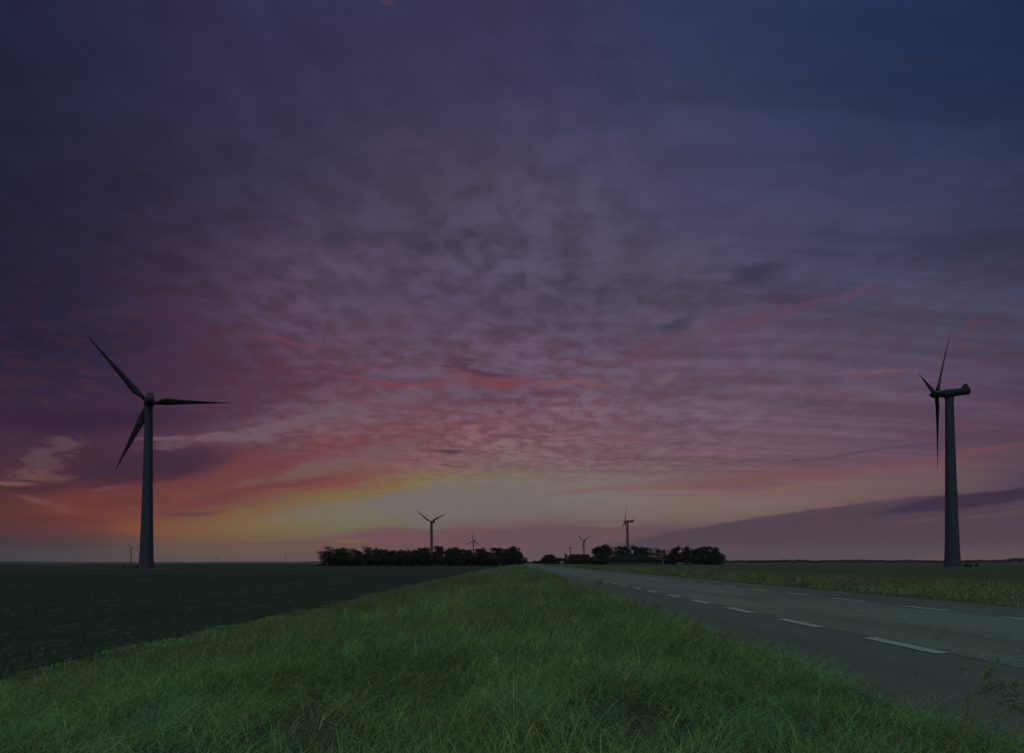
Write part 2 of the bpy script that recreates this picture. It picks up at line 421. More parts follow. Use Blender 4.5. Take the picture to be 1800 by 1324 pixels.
def ground_mat():
    m = bpy.data.materials.new('ground'); m.use_nodes = True
    nt = m.node_tree; b = nt.nodes['Principled BSDF']; b.inputs['Roughness'].default_value = 1; b.inputs['Specular IOR Level'].default_value = .05
    tc = nt.nodes.new('ShaderNodeTexCoord')
    at_ = nt.nodes.new('ShaderNodeAttribute'); at_.attribute_name = 'tint'
    mp_ = nt.nodes.new('ShaderNodeMapping'); mp_.inputs['Scale'].default_value = (1, .25, 1)
    nt.links.new(tc.outputs['Object'], mp_.inputs[0])
    acc = at_.outputs['Color']
    for sc_, lo, hi, vec in ((.04, .8, 1.22, mp_.outputs[0]), (1.3, .88, 1.12, tc.outputs['Object']), (9., .85, 1.18, tc.outputs['Object'])):
        n_ = nt.nodes.new('ShaderNodeTexNoise'); n_.inputs['Scale'].default_value = sc_; n_.inputs['Detail'].default_value = 5
        nt.links.new(vec, n_.inputs['Vector'])
        r = nt.nodes.new('ShaderNodeMapRange'); r.inputs[1].default_value = .3; r.inputs[2].default_value = .7
        r.inputs[3].default_value = lo; r.inputs[4].default_value = hi
        nt.links.new(n_.outputs[0], r.inputs[0])
        vm = nt.nodes.new('ShaderNodeVectorMath'); vm.operation = 'SCALE'
        nt.links.new(acc, vm.inputs[0]); nt.links.new(r.outputs[0], vm.inputs['Scale']); acc = vm.outputs[0]
    nt.links.new(acc, b.inputs['Base Color'])
    n2 = nt.nodes.new('ShaderNodeTexNoise'); n2.inputs['Scale'].default_value = 14; n2.inputs['Detail'].default_value = 5
    nt.links.new(tc.outputs['Object'], n2.inputs['Vector'])
    bp = nt.nodes.new('ShaderNodeBump'); bp.inputs['Strength'].default_value = .4; bp.inputs['Distance'].default_value = .02
    nt.links.new(n2.outputs[0], bp.inputs['Height']); nt.links.new(bp.outputs[0], b.inputs['Normal'])
    return m
M_ground = ground_mat()
def asphalt(name, base, pale, scale, contrast):
    m = bpy.data.materials.new(name); m.use_nodes = True
    nt = m.node_tree; b = nt.nodes['Principled BSDF']; b.inputs['Roughness'].default_value = .8; b.inputs['Specular IOR Level'].default_value = .25
    tc = nt.nodes.new('ShaderNodeTexCoord')
    vo = nt.nodes.new('ShaderNodeTexVoronoi'); vo.inputs['Scale'].default_value = scale; nt.links.new(tc.outputs['Object'], vo.inputs[0])
    sepc = nt.nodes.new('ShaderNodeSeparateColor'); nt.links.new(vo.outputs['Color'], sepc.inputs[0])
    n_ = nt.nodes.new('ShaderNodeTexNoise'); n_.inputs['Scale'].default_value = .9; n_.inputs['Detail'].default_value = 6
    mp_ = nt.nodes.new('ShaderNodeMapping'); mp_.inputs['Scale'].default_value = (1.6, .22, 1)
    nt.links.new(tc.outputs['Object'], mp_.inputs[0]); nt.links.new(mp_.outputs[0], n_.inputs['Vector'])
    r = nt.nodes.new('ShaderNodeMapRange'); r.inputs[3].default_value = .5 - contrast; r.inputs[4].default_value = .5 + contrast
    nt.links.new(sepc.outputs[0], r.inputs[0])
    ad = nt.nodes.new('ShaderNodeMath'); ad.operation = 'ADD'; nt.links.new(r.outputs[0], ad.inputs[0])
    sb = nt.nodes.new('ShaderNodeMath'); sb.operation = 'MULTIPLY_ADD'; nt.links.new(n_.outputs[0], sb.inputs[0]); sb.inputs[1].default_value = 1.5; sb.inputs[2].default_value = -.75
    nt.links.new(sb.outputs[0], ad.inputs[1])
    x = nt.nodes.new('ShaderNodeMix'); x.data_type = 'RGBA'; nt.links.new(ad.outputs[0], x.inputs[0])
    x.inputs[6].default_value = (*base, 1); x.inputs[7].default_value = (*pale, 1)
    nt.links.new(x.outputs[2], b.inputs['Base Color'])
    bp = nt.nodes.new('ShaderNodeBump'); bp.inputs['Strength'].default_value = .5; bp.inputs['Distance'].default_value = .006
    nt.links.new(vo.outputs['Distance'], bp.inputs['Height']); nt.links.new(bp.outputs[0], b.inputs['Normal'])
    return m
M_asph = asphalt('smooth_asphalt', (.026, .037, .035), (.047, .062, .058), 90, .35)
M_aggr = asphalt('coarse_asphalt', (.026, .038, .034), (.074, .098, .088), 55, .5)

# ------------------------------------------------------------------ terrain
ROAD_L, ROAD_R = 2.60, 8.42
def road_z(x): return .029 * (x - 4.14)
XP = np.array([-4000, -9.2, -8.0, -7.0, -5.5, -4.0, -3.0, -2.0, -1.0, 0.5, 1.8, 2.45, 2.6, 8.42, 8.6, 10., 13., 18., 26., 34., 4000.])
ZP = np.array([-1.10, -1.10, -1.08, -.97, -.70, -.42, -.24, -.08, .00, .03, .01, -.03, -.06, .11, .12, .10, .02, -.12, -.34, -.45, -.45])
def ground_z(x, y=0): return np.interp(x, XP, ZP)
ys = np.concatenate([np.linspace(-30, 0, 8), np.linspace(.5, 60, 80), np.geomspace(65, 5450, 40)])
xs = np.unique(np.concatenate([-np.geomspace(70, 4450, 22)[::-1], np.arange(-70, -9, .1875), np.arange(-9, 12, .15), np.arange(12, 40, 1.), np.geomspace(41, 4450, 26)]))
GX, GY = np.meshgrid(xs, ys)
GZ = ground_z(GX)
def hills(x, y):
    # a low dyke far off to the left, a rise beyond the wood
    a = 3.6 * np.exp(-((x + 1500) / 420) ** 2) * np.exp(-((y - 1250) / 250) ** 2)
    b = 3.0 * np.exp(-((x + 640) / 45) ** 2) * np.exp(-((y - 1750) / 200) ** 2)
    return a + b
field = (GX < -9.0) & (GX > -70) 
ridge = .5 + .5 * np.cos(2 * np.pi * GX / .75)
GZ = GZ + np.where(field, .10 * ridge * np.clip((90 - GY) / 60, 0, 1), 0) + np.where(GX < -9, .012 * np.sin(GY * .9 + GX * 3.1) * np.clip((60 - GY) / 60, 0, 1), 0)
inroad = (GX > 2.3) & (GX < 8.7)
verge = (GX > -9) & (GX < 2.3)
GZ = GZ + np.where(verge, .05 * np.sin(GX * 1.9 + GY * .7) * np.sin(GY * 1.3 - GX), 0)
GZ = GZ + hills(GX, GY)
V = np.stack([GX, GY, GZ], -1).reshape(-1, 3)
ny, nx = GX.shape
idx = np.arange(ny * nx).reshape(ny, nx)
Q = np.stack([idx[:-1, :-1], idx[:-1, 1:], idx[1:, 1:], idx[1:, :-1]], -1).reshape(-1, 4)
tint = np.zeros((ny, nx, 4)); tint[..., 3] = 1
tint[..., :3] = (.016, .024, .017)
tint[GX < -9, :3] = (.012, .020, .015)
tint[(GX < -9) & (GY > 95), :3] = (.016, .022, .018)
tint[(GX < -60) & (GY > 700), :3] = (.030, .046, .040)
tint[(GX > 8.5), :3] = (.030, .042, .022)
tint[(GX > 30), :3] = (.026, .036, .022)
gm = fast_mesh('ground', V, Q, np.zeros((0, 3), int), tint.reshape(-1, 4), [M_ground])
tag(link('ground', gm), kind='structure')

# ------------------------------------------------------------------ road
def strip(name, xs_, ys_, zoff, m_, wob=None):
    v_, f_ = [], []
    for j, y in enumerate(ys_):
        for i, x in enumerate(xs_):
            xx = x + (wob(i, y) if wob else 0)
            v_.append((xx, y, road_z(xx) + zoff))
    n_ = len(xs_)
    for j in range(len(ys_) - 1):
        for i in range(n_ - 1): f_.append((j*n_ + i, j*n_ + i + 1, (j+1)*n_ + i + 1, (j+1)*n_ + i))
    me = bpy.data.meshes.new(name); me.from_pydata(v_, [], f_); me.materials.append(m_)
    return link(name, me)
ry = [-29] + list(np.arange(0, 60, .5)) + list(np.geomspace(60, 3500, 60))
def edge_wob(i, y): return 0.05 * math.sin(y * 1.7) * (1 if i == 0 else 0) + (.04 * math.sin(y * 1.1 + 2) if i == 3 else 0)
road = strip('road', [ROAD_L - .12, 4, 7, ROAD_R + .06], ry, .010, M_asph, edge_wob); tag(road, kind='structure')
lane = strip('road_middle_lane', [4.24, 5.6, 7.05], ry, .013, M_aggr, lambda i, y: 0); tag(lane, kind='structure')
dash_data = {}
def dash(x, y0, y1, w, z=.018, label='', cat='road marking', grp=None, key=None):
    if key is None or key not in dash_data:
        mb = MB(); n_ = 10; L_ = y1 - y0; r2 = random.Random(int(y0 * 100))
        prof = [(L_ * k / n_ + (r2.uniform(-.015, .015) if 0 < k < n_ else 0)) for k in range(n_ + 1)]
        a_ = [(-w/2 + r2.uniform(-.006, .006), p) for p in prof]; b_ = [(w/2 + r2.uniform(-.006, .006), p) for p in prof]
        for k in range(n_):
            q = [a_[k], b_[k], b_[k+1], a_[k+1]]
            mb.add([(p[0], p[1], .029 * p[0]) for p in q] + [(p[0], p[1], .029 * p[0] - .003) for p in q],
                   [(0,1,2,3),(7,6,5,4),(0,4,5,1),(2,6,7,3),(1,5,6,2),(3,7,4,0)])
        me = mb.mesh('painted_dash', M_white)
        if key: dash_data[key] = me
    else: me = dash_data[key]
    o = link('painted_dash', me, loc=(x, y0, road_z(x) + z))
    return tag(o, label, cat, grp)
ones = ['', 'first', 'second', 'third', 'fourth', 'fifth', 'sixth', 'seventh', 'eighth', 'ninth', 'tenth', 'eleventh', 'twelfth', 'thirteenth', 'fourteenth', 'fifteenth', 'sixteenth', 'seventeenth', 'eighteenth', 'nineteenth', 'twentieth']
def ordinal(n): return ones[n] if n <= 20 else (('twenty-' + ones[n - 20]) if n < 30 else ('thirtieth' if n == 30 else 'thirty-' + ones[n - 30]))
ordn = [ordinal(i + 1) for i in range(36)]
for k in range(26):
    y0 = 5.34 + 2.15 * k
    lab = f'{ordn[k]} white dash of the near edge line, counted from the camera'
    dash(4.15, y0, y0 + 1.10, .15, label=lab, grp='dashes of the near edge line', key=('a', k % 5))
for k in range(24):
    y0 = 6.90 + 2.15 * k
    lab = f'{ordn[k]} white dash of the far edge line, counted from the right'
    dash(7.13, y0, y0 + 1.08, .12, label=lab, grp='dashes of the far edge line', key=('b', k % 5))
for (xx, yy_, w_, lb) in ((5.97, 8.42, .235, 'short pale mark in the middle of the lane, the nearer of two'), (5.96, 9.38, .20, 'short pale mark in the middle of the lane, the farther of two')):
    dash(xx, yy_, yy_ + .085, w_, label=lb, grp='short marks in the middle lane')

# ------------------------------------------------------------------ grass
def hash_noise(x, y, s, seed=0):
    """smooth value noise, vectorised"""
    r_ = np.random.default_rng(seed); T = r_.random((256, 256))
    X = x * s + 1000; Y = y * s + 1000
    i = np.floor(X).astype(int); j = np.floor(Y).astype(int); fx = X - i; fy = Y - j
    fx = fx * fx * (3 - 2 * fx); fy = fy * fy * (3 - 2 * fy)
    g_ = lambda a, b: T[a % 256, b % 256]
    return (g_(i, j) * (1-fx) * (1-fy) + g_(i+1, j) * fx * (1-fy) + g_(i, j+1) * (1-fx) * fy + g_(i+1, j+1) * fx * fy)

class Blades:
    def __init__(s): s.V = []; s.Q = []; s.T = []; s.C = []; s.n = 0
    def add(s, x, y, z, h, lean, ldir, width, col, seg, droop=None, face=None):
        """x..z roots; h length; lean 0..1; ldir radians; col (n,3)"""
        n_ = len(x)
        if droop is None: droop = np.full(n_, .5)
        th = (rng.random(n_) * np.pi * 2) if face is None else face
        wx, wy = np.cos(th), np.sin(th)
        lx, ly = np.cos(ldir), np.sin(ldir)
        k = 2 * seg + 1
        P_ = np.zeros((n_, k, 3)); C_ = np.ones((n_, k, 4))
        px_, py_, pz_ = x.copy(), y.copy(), z.copy()
        step = h / seg
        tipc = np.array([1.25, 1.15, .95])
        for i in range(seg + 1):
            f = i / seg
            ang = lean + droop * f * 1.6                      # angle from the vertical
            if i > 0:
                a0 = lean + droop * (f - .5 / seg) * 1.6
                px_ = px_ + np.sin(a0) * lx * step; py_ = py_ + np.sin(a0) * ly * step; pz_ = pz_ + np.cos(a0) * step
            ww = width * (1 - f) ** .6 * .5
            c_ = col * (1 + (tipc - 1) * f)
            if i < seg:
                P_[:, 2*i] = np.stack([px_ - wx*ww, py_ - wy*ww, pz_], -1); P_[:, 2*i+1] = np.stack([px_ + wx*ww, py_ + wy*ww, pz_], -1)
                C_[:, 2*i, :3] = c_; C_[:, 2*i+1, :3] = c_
            else:
                P_[:, 2*i] = np.stack([px_, py_, pz_], -1); C_[:, 2*i, :3] = c_
        base = s.n + np.arange(n_)[:, None] * k
        for i in range(seg - 1):
            s.Q.append(base + np.array([[2*i, 2*i+1, 2*i+3, 2*i+2]]))
        s.T.append(base + np.array([[2*seg-2, 2*seg-1, 2*seg]]))
        s.V.append(P_.reshape(-1, 3)); s.C.append(C_.reshape(-1, 4)); s.n += n_ * k
        return px_, py_, pz_
    def build(s, name, m_):
        me = fast_mesh(name, np.concatenate(s.V), np.concatenate(s.Q) if s.Q else np.zeros((0, 4), int), np.concatenate(s.T), np.concatenate(s.C), [m_])
        return link(name, me)

def verge_field(x, y):
    """grass height, wind lean and colour over the ground"""
    a = hash_noise(x, y, 1.15, 1); b = hash_noise(x, y, .38, 2); c = hash_noise(x, y, 3.1, 3)
    hgt = .09 + .13 * a + .10 * b + .08 * c
    dirn = -.1 + (hash_noise(x, y, .55, 4) - .5) * 3.5 + (hash_noise(x, y, 2.1, 5) - .5) * 4.0
    lean = .15 + .75 * hash_noise(x, y, .85, 6)
    return hgt, dirn, lean
G1 = np.array([.078, .132, .060]); G2 = np.array([.094, .132, .052]); G3 = np.array([.066, .128, .084]); G4 = np.array([.130, .148, .086])
def grass_colour(x, y, n_):
    a = hash_noise(x, y, .8, 7)[:, None]; b = hash_noise(x, y, 2.3, 8)[:, None]; r_ = rng.random((n_, 1))
    c = G1 * (1 - a) + G2 * a
    fl = np.clip((y[:, None] - 7) / 24, 0, .75); c = c * (1 - fl) + np.array([.066, .064, .044]) * fl
    bl = np.clip((b - .55) * 2.6, 0, 1); c = c * (1 - bl) + G3 * bl
    c = np.where(r_ > .93, G4, c); c = np.where((r_ > .985) & (y[:, None] < 10) & (x[:, None] < 3), np.array([.21, .19, .12]), c)
    p = (.86 + .36 * hash_noise(x, y, 1.7, 9) + .34 * (hash_noise(x, y, 5.0, 10) - .5))[:, None]
    return c * p * np.array([1.22, 1.48, 1.24]) * (.68 + .64 * rng.random((n_, 1)))
def scatter(n_, x0, x1, y0, y1, ok):
    x = rng.uniform(x0, x1, n_); y = rng.uniform(y0, y1, n_); m_ = ok(x, y); return x[m_], y[m_]
def in_view(x, y): return (np.abs(x) < y * 1.02 + .8)
def verge_ok(x, y): return in_view(x, y) & ((x * x + y * y) > .8 ** 2)
vb = Blades()
def lay(n_, y0, y1, seg, wid, hs=1., per=9, spread=.06, x0=-8.9, x1=2.62, ok=verge_ok, blades=None, hcap=1.0):
    B = blades or vb
    tx, ty = scatter(n_ // per, x0, x1, y0, y1, ok)
    k = len(tx)
    x = np.repeat(tx, per); y = np.repeat(ty, per); n2 = len(x)
    hg, dn, ln = verge_field(x, y)
    tuft = np.repeat(rng.normal(0, 1, k), per)
    ox = rng.normal(0, spread, n2); oy = rng.normal(0, spread, n2)
    out = np.arctan2(oy, ox); wgt = 1.2
    dirn = np.arctan2(np.sin(dn) + wgt * np.sin(out), np.cos(dn) + wgt * np.cos(out)) + rng.normal(0, .7, n2)
    x = x + ox; y = y + oy
    edge = np.clip((2.80 - x) / .6, .55, 1) if x1 < 3 else np.clip((x - 8.5) / 1.2, .3, 1)
    x = np.minimum(x, 2.64 + .14 * rng.random(n2) ** 3) if x1 < 3 else np.maximum(x, 8.45)
    slope = np.clip((x + 9.9) / 3.0, .55, 1) if x1 < 3 else 1.0
    h = hg * hs * edge * slope * np.exp(tuft * .2) * rng.uniform(.55, 1.25, n2) * 1.15
    z = ground_z(x) - .02 + .13 * (hash_noise(x, y, 1.6, 21) - .5) + .10 * (hash_noise(x, y, .6, 22) - .5) * np.clip((2.4 - x if x1 < 3 else x - 8.6), 0, 1)
    col = grass_colour(x, y, n2) * (np.array([.92, .78, .84]) if x1 > 3 else 1.0) * np.exp(np.repeat(rng.normal(0, .2, k), per))[:, None]
    lean = np.clip(ln * rng.uniform(.4, 1.3, n2), 0, 1.1)
    drop = rng.uniform(.4, 1.7, n2)
    w = wid * rng.uniform(.6, 1.4, n2)
    return B.add(x, y, z, h, lean, dirn, w, col, seg, drop)
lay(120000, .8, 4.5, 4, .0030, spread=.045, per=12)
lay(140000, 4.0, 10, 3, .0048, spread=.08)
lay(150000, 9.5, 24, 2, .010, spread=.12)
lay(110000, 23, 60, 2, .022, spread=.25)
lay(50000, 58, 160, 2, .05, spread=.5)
# fine flowering stems with loose heads that give the grass its haze
def stems(n_, y0, y1, w, x0=-7.5, x1=2.4, B=vb, ok=verge_ok, hs=1., hairs=9):
    x, y = scatter(n_, x0, x1, y0, y1, ok); k = len(x)
    hg, dn, ln = verge_field(x, y)
    slope = np.clip((x + 8.6) / 3.5, .4, 1); edge = np.clip((2.9 - x) / 1.2, .35, 1) if x1 < 3 else np.ones(k)
    h = (hg + .12) * hs * slope * edge * rng.uniform(.9, 1.35, k)
    col = np.array([.105, .115, .066]) * rng.uniform(.7, 1.25, (k, 1))
    lean = np.clip(ln * .6 * rng.uniform(.5, 1.2, k), 0, .8); drop = rng.uniform(.3, .8, k); dn = dn * .5 + rng.normal(0, .3, k)
    ex, ey, ez = B.add(x, y, ground_z(x), h, lean, dn, np.full(k, w), col, 3, drop)
    # hairs of the panicle near the tip
    r_ = hairs
    X = np.repeat(ex, r_); Y = np.repeat(ey, r_); Z = np.repeat(ez, r_); D = np.repeat(dn, r_); an = np.repeat(lean + drop * 1.5, r_)
    back = rng.uniform(0, .09, len(X))
    X = X - np.sin(an) * np.cos(D) * back; Y = Y - np.sin(an) * np.sin(D) * back; Z = Z - np.cos(an) * back
    B.add(X, Y, Z, rng.uniform(.012, .035, len(X)), np.clip(an + rng.normal(0, .7, len(X)), 0, 3), D + rng.normal(0, .9, len(X)), np.full(len(X), w * 1.5),
          np.repeat(col, r_, 0) * 1.1, 1 + 1, rng.uniform(0, .6, len(X)))
stems(5200, 1.2, 5, .0013, hairs=12)
stems(11000, 4.5, 14, .0026, hairs=7)
stems(7000, 14, 40, .006, hairs=4)
stems(5000, 5, 34, .003, x0=-8.4, x1=-2.5, hairs=6, hs=1.35)
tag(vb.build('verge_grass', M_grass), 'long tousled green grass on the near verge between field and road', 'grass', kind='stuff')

rb = Blades()
def right_ok(x, y): return (x < y * 1.0 + 1.0)
lay(60000, 7, 26, 2, .012, hs=.9, spread=.14, x0=8.5, x1=22, ok=right_ok, blades=rb)
lay(90000, 20, 75, 2, .028, hs=1.0, spread=.3, x0=8.5, x1=33, ok=right_ok, blades=rb)
lay(40000, 75, 200, 2, .07, hs=1.1, spread=.6, x0=8.5, x1=34, ok=right_ok, blades=rb)
stems(7000, 10, 60, .007, x0=9, x1=30, B=rb, ok=right_ok, hairs=4, hs=1.0)
tag(rb.build('far_verge_grass', M_grass), 'rough grass beyond the far side of the road', 'grass', kind='stuff')

# young crop on the ploughed ridges
cb = Blades()
cx, cy = [], []
for r_ in range(0, 84):
    x0 = -9.0 - .75 * r_
    x0 = -.75 * round(x0 / -.75)
    ylo = max(6, abs(x0) / 1.0 - 2); yhi = 40 + abs(x0) * 1.1
    stp = .055 if abs(x0) < 25 else .13
    yy_ = np.arange(ylo, yhi, stp); cx.append(np.full(len(yy_), x0)); cy.append(yy_)
cx = np.concatenate(cx); cy = np.concatenate(cy)
keep = rng.random(len(cx)) < .82; cx = cx[keep]; cy = cy[keep]
cx = cx + rng.normal(0, .05, len(cx)); cy = cy + rng.normal(0, .05, len(cy))
rv_ = np.random.default_rng(5).uniform(.45, 1.25, 200); ri = np.round(cx / -.75).astype(int) % 200; rv_[::3] *= 1.5
rowv = np.repeat(rv_[ri], 4) * (.7 + .6 * np.repeat(hash_noise(cx, cy, .12, 31), 4))
X = np.repeat(cx, 4); Y = np.repeat(cy, 4); n_ = len(X)
cb.add(X + rng.normal(0, .04, n_), Y + rng.normal(0, .03, n_), np.full(n_, -1.10 + .085), rng.uniform(.03, .10, n_), rng.uniform(.3, 1.2, n_), rng.uniform(0, 6.28, n_),
       np.full(n_, .026), np.array([.032, .060, .044]) * (rowv * rng.uniform(.5, 1.5, n_))[:, None], 1, rng.uniform(.2, .8, n_))
tag(cb.build('field_crop', M_crop), 'low dark green seedlings in ridged rows on the left field', 'crop', kind='stuff')

# tall tufts that stand out against the road
def tall_tuft(px, Y, x, h, label, n_st, lean0=.35):
    root = empty('tall_grass_tuft', (x, Y, float(ground_z(x))), label, 'grass tuft', 'tall flowering tufts beside the road')
    r2 = random.Random(int(x * 100) + n_st)
    for i in range(n_st):
        mb = MB(); d = r2.uniform(-.45, .35); hh = h * r2.uniform(.75, 1.05); le = lean0 * r2.uniform(.6, 1.3)
        p = Vector((r2.uniform(-.04, .04), r2.uniform(-.04, .04), 0)); pts = [p.copy()]; a = le * .4
        for k in range(8):
            a += le * .28
            p = p + Vector((math.sin(a) * math.cos(d), math.sin(a) * math.sin(d), math.cos(a))) * hh / 8; pts.append(p.copy())
        mb.tube(pts, [.0016 - .0009 * k / 8 for k in range(9)], 5)
        so = mb.build('stem', M_stem, root, True)
        hd = MB()
        for k in range(60):
            q = r2.random(); base = pts[6].lerp(pts[7], q * 2) if q < .5 else pts[7].lerp(pts[8], q * 2 - 1)
            dr = Vector((math.sin(a + r2.gauss(0, .5)), r2.gauss(0, .5) * .6, math.cos(a + r2.gauss(0, .5)))).normalized()
            sd_ = dr.cross(Vector((r2.gauss(0, 1), r2.gauss(0, 1), r2.gauss(0, 1)))).normalized() * .0013
            ln_ = r2.uniform(.02, .05) * (1.1 - q * .5)
            m_ = base + dr * ln_ * .55; e = base + dr * ln_ - Vector((0, 0, .006))
            hd.add([base, m_ - sd_, m_ + sd_, e], [(0, 1, 3, 2)])
        hd.build('seed_head', M_seed, so)
    lf = MB()
    for i in range(9):
        d = r2.uniform(-1.3, 1.3); hh = h * r2.uniform(.35, .75); a = .15; p = Vector((r2.uniform(-.06, .06), r2.uniform(-.06, .06), 0)); w = .0028
        pr = []
        for k in range(6):
            pr.append((p.copy(), w * (1 - k / 6))); a += .22; p = p + Vector((math.sin(a) * math.cos(d), math.sin(a) * math.sin(d), math.cos(a))) * hh / 6
        b = len(lf.v)
        for q, w_ in pr: lf.v += [(q.x, q.y - w_, q.z), (q.x + w_ * .3, q.y + w_, q.z)]
        for k in range(5): lf.f.append([b + 2*k, b + 2*k+1, b + 2*k+3, b + 2*k+2]); lf.m.append(0)
    lf.build('leaves', M_stem, root)
    return root
M_stem = mat('grass_stem', (.075, .105, .05), .7, .2, (20, (.09, .115, .06), 3))
M_seed = mat('grass_seed_head', (.085, .110, .06), .8, .2, (30, (.10, .12, .07), 3))
tall_tuft(0, 2.62, 2.05, .56, 'tall tuft of flowering grass leaning over the road at the lower right', 15, .45)
tall_tuft(0, 2.70, 2.28, .40, 'shorter flowering tuft just right of the tall leaning one', 4, .55)
tall_tuft(0, 14.0, 1.98, .55, 'upright tuft of flowering grass on the verge edge at mid distance', 16, .25)
tall_tuft(0, 9.0, 2.15, .34, 'thin flowering tuft on the verge edge halfway to the near dashes', 6, .4)
M_straw = mat('dry_straw', (.30, .28, .16), .7, .2)
mb = MB(); mb.add([(-.002, 0, 0), (.002, 0, 0), (.020, 0, .05), (.014, .002, .05)], [(0, 1, 2, 3)]); mb.add([(.014, .002, .05), (.020, 0, .05), (.026, 0, .066)], [(0, 1, 2)])
o = mb.build('dry_blade', M_straw, loc=at(560, 1285, 2.0)); tag(o, 'single pale straw blade standing in the near grass left of centre', 'straw')

# ------------------------------------------------------------------ wind turbines
def tower_mesh(H, r0, r1, m_, n=40, segs=14):
    mb = MB(); pts = [(0, 0, H * k / segs) for k in range(segs + 1)]
    rad = [r0 + (r1 - r0) * (k / segs) ** .62 for k in range(segs + 1)]
    mb.tube(pts, rad, n, False); return mb.mesh('tower', m_, True)
def blade_mesh(R_, m_, thick=1.0):
    """blade along +Z from the hub centre, chord along X"""
    mb = MB(); st = []
    for k in range(17):
        f = k / 16; z = .9 + (R_ - .9) * f
        if f < .06: ch, th = 1.0, .95
        elif f < .2: q = (f - .06) / .14; ch = 1.0 + 1.15 * math.sin(q * math.pi / 2); th = .95 - .5 * q
        else: q = (f - .2) / .8; ch = 1.85 * (1 - q) ** 1.15 + .16; th = (.45 * (1 - q) + .05)
        tw = R(14 * (1 - f) ** 2 + 2)
        st.append((z, ch * thick, th * thick, tw))
    n_ = 14; b = 0
    for z, ch, th, tw in st:
        for i in range(n_):
            a = 2 * math.pi * i / n_; x = math.cos(a) * ch * .5 - ch * .18 * (1 if z > 2.5 else 0); y = math.sin(a) * th * .5 * (1 - .35 * math.cos(a))
            mb.v.append((x * math.cos(tw) - y * math.sin(tw), x * math.sin(tw) + y * math.cos(tw), z))
    for s_ in range(len(st) - 1):
        for i in range(n_):
            j = (i + 1) % n_; mb.f.append([s_*n_+i, s_*n_+j, (s_+1)*n_+j, (s_+1)*n_+i]); mb.m.append(0)
    mb.f.append([(len(st)-1)*n_ + i for i in range(n_)]); mb.m.append(0)
    mb.f.append([i for i in range(n_)][::-1]); mb.m.append(0)
    return mb.mesh('blade', m_, True)
def nacelle(root, hz, m_):
    # a rounded long housing along the local +Y (rotor) axis
    mb = MB(); prof = [(-4.7, .75, -.1), (-4.4, 1.05, .0), (-3.4, 1.15, .02), (-1.5, 1.2, .0), (1.2, 1.2, 0), (2.2, 1.05, 0), (2.5, .8, 0)]
    n_ = 20; b = 0
    for y, r_, dz_ in prof:
        for i in range(n_):
            a = 2 * math.pi * i / n_; ca, sa = math.cos(a), math.sin(a)
            k = 1 / max(abs(ca), abs(sa)) ** .62
            mb.v.append((ca * r_ * k * .88, y, sa * r_ * k * .88 + dz_))
    for s_ in range(len(prof) - 1):
        for i in range(n_):
            j = (i + 1) % n_; mb.f.append([s_*n_+i, (s_+1)*n_+i, (s_+1)*n_+j, s_*n_+j]); mb.m.append(0)
    mb.f.append(list(range(n_))); mb.m.append(0); mb.f.append([(len(prof)-1)*n_ + i for i in range(n_)][::-1]); mb.m.append(0)
    nac = mb.build('nacelle', m_, root, True, loc=(0, 0, hz)); nac.rotation_euler = (R(5), 0, 0)
    c = MB(); c.v = [(-1.0, -4.5, .7), (1.0, -4.5, .7), (1.0, -2.7, .9), (-1.0, -2.7, .9), (-.75, -4.0, 1.95), (.75, -4.0, 1.95), (.75, -3.3, 1.95), (-.75, -3.3, 1.95)]
    c.f = [[4,5,6,7],[0,1,5,4],[1,2,6,5],[2,3,7,6],[3,0,4,7],[3,2,1,0]]; c.m = [0] * 6
    c.build('cooler', M_blade, nac)
    v_ = MB(); v_.tube([(.35, -3.6, 1.9), (.35, -3.6, 2.5)], [.04, .03], 6); v_.build('wind_sensor', M_blade, nac)
    return nac
def rotor(root, hz, R_, phases, m_, bm=None, detail=True, off=2.9):
    rt = MB(); pr = [(2.0, .7), (2.2, 1.05), (3.1, 1.2), (4.2, 1.15), (4.7, .9), (5.2, .5), (5.4, .05)]
    k_ = off / 3.4
    rt.tube([(0, y * k_, 0) for y, r_ in pr], [r_ * k_ for y, r_ in pr], 20)
    hub = rt.build('hub', M_blade if detail else m_, root, True, loc=(0, 0, hz)); hub.rotation_euler = (R(5), 0, 0)
    bm = bm or blade_mesh(25, m_)
    for ph in phases:
        b = link('blade', bm, None, root)
        # hub axis = local +Y, blades turn about it
        mt = Matrix.Translation((0, 0, hz)) @ Matrix.Rotation(R(5), 4, 'X') @ Matrix.Translation((0, off, 0)) @ Matrix.Rotation(R(ph), 4, 'Y')
        b.matrix_local = mt @ Matrix.Diagonal((1, 1, R_ / 25, 1))
    return hub
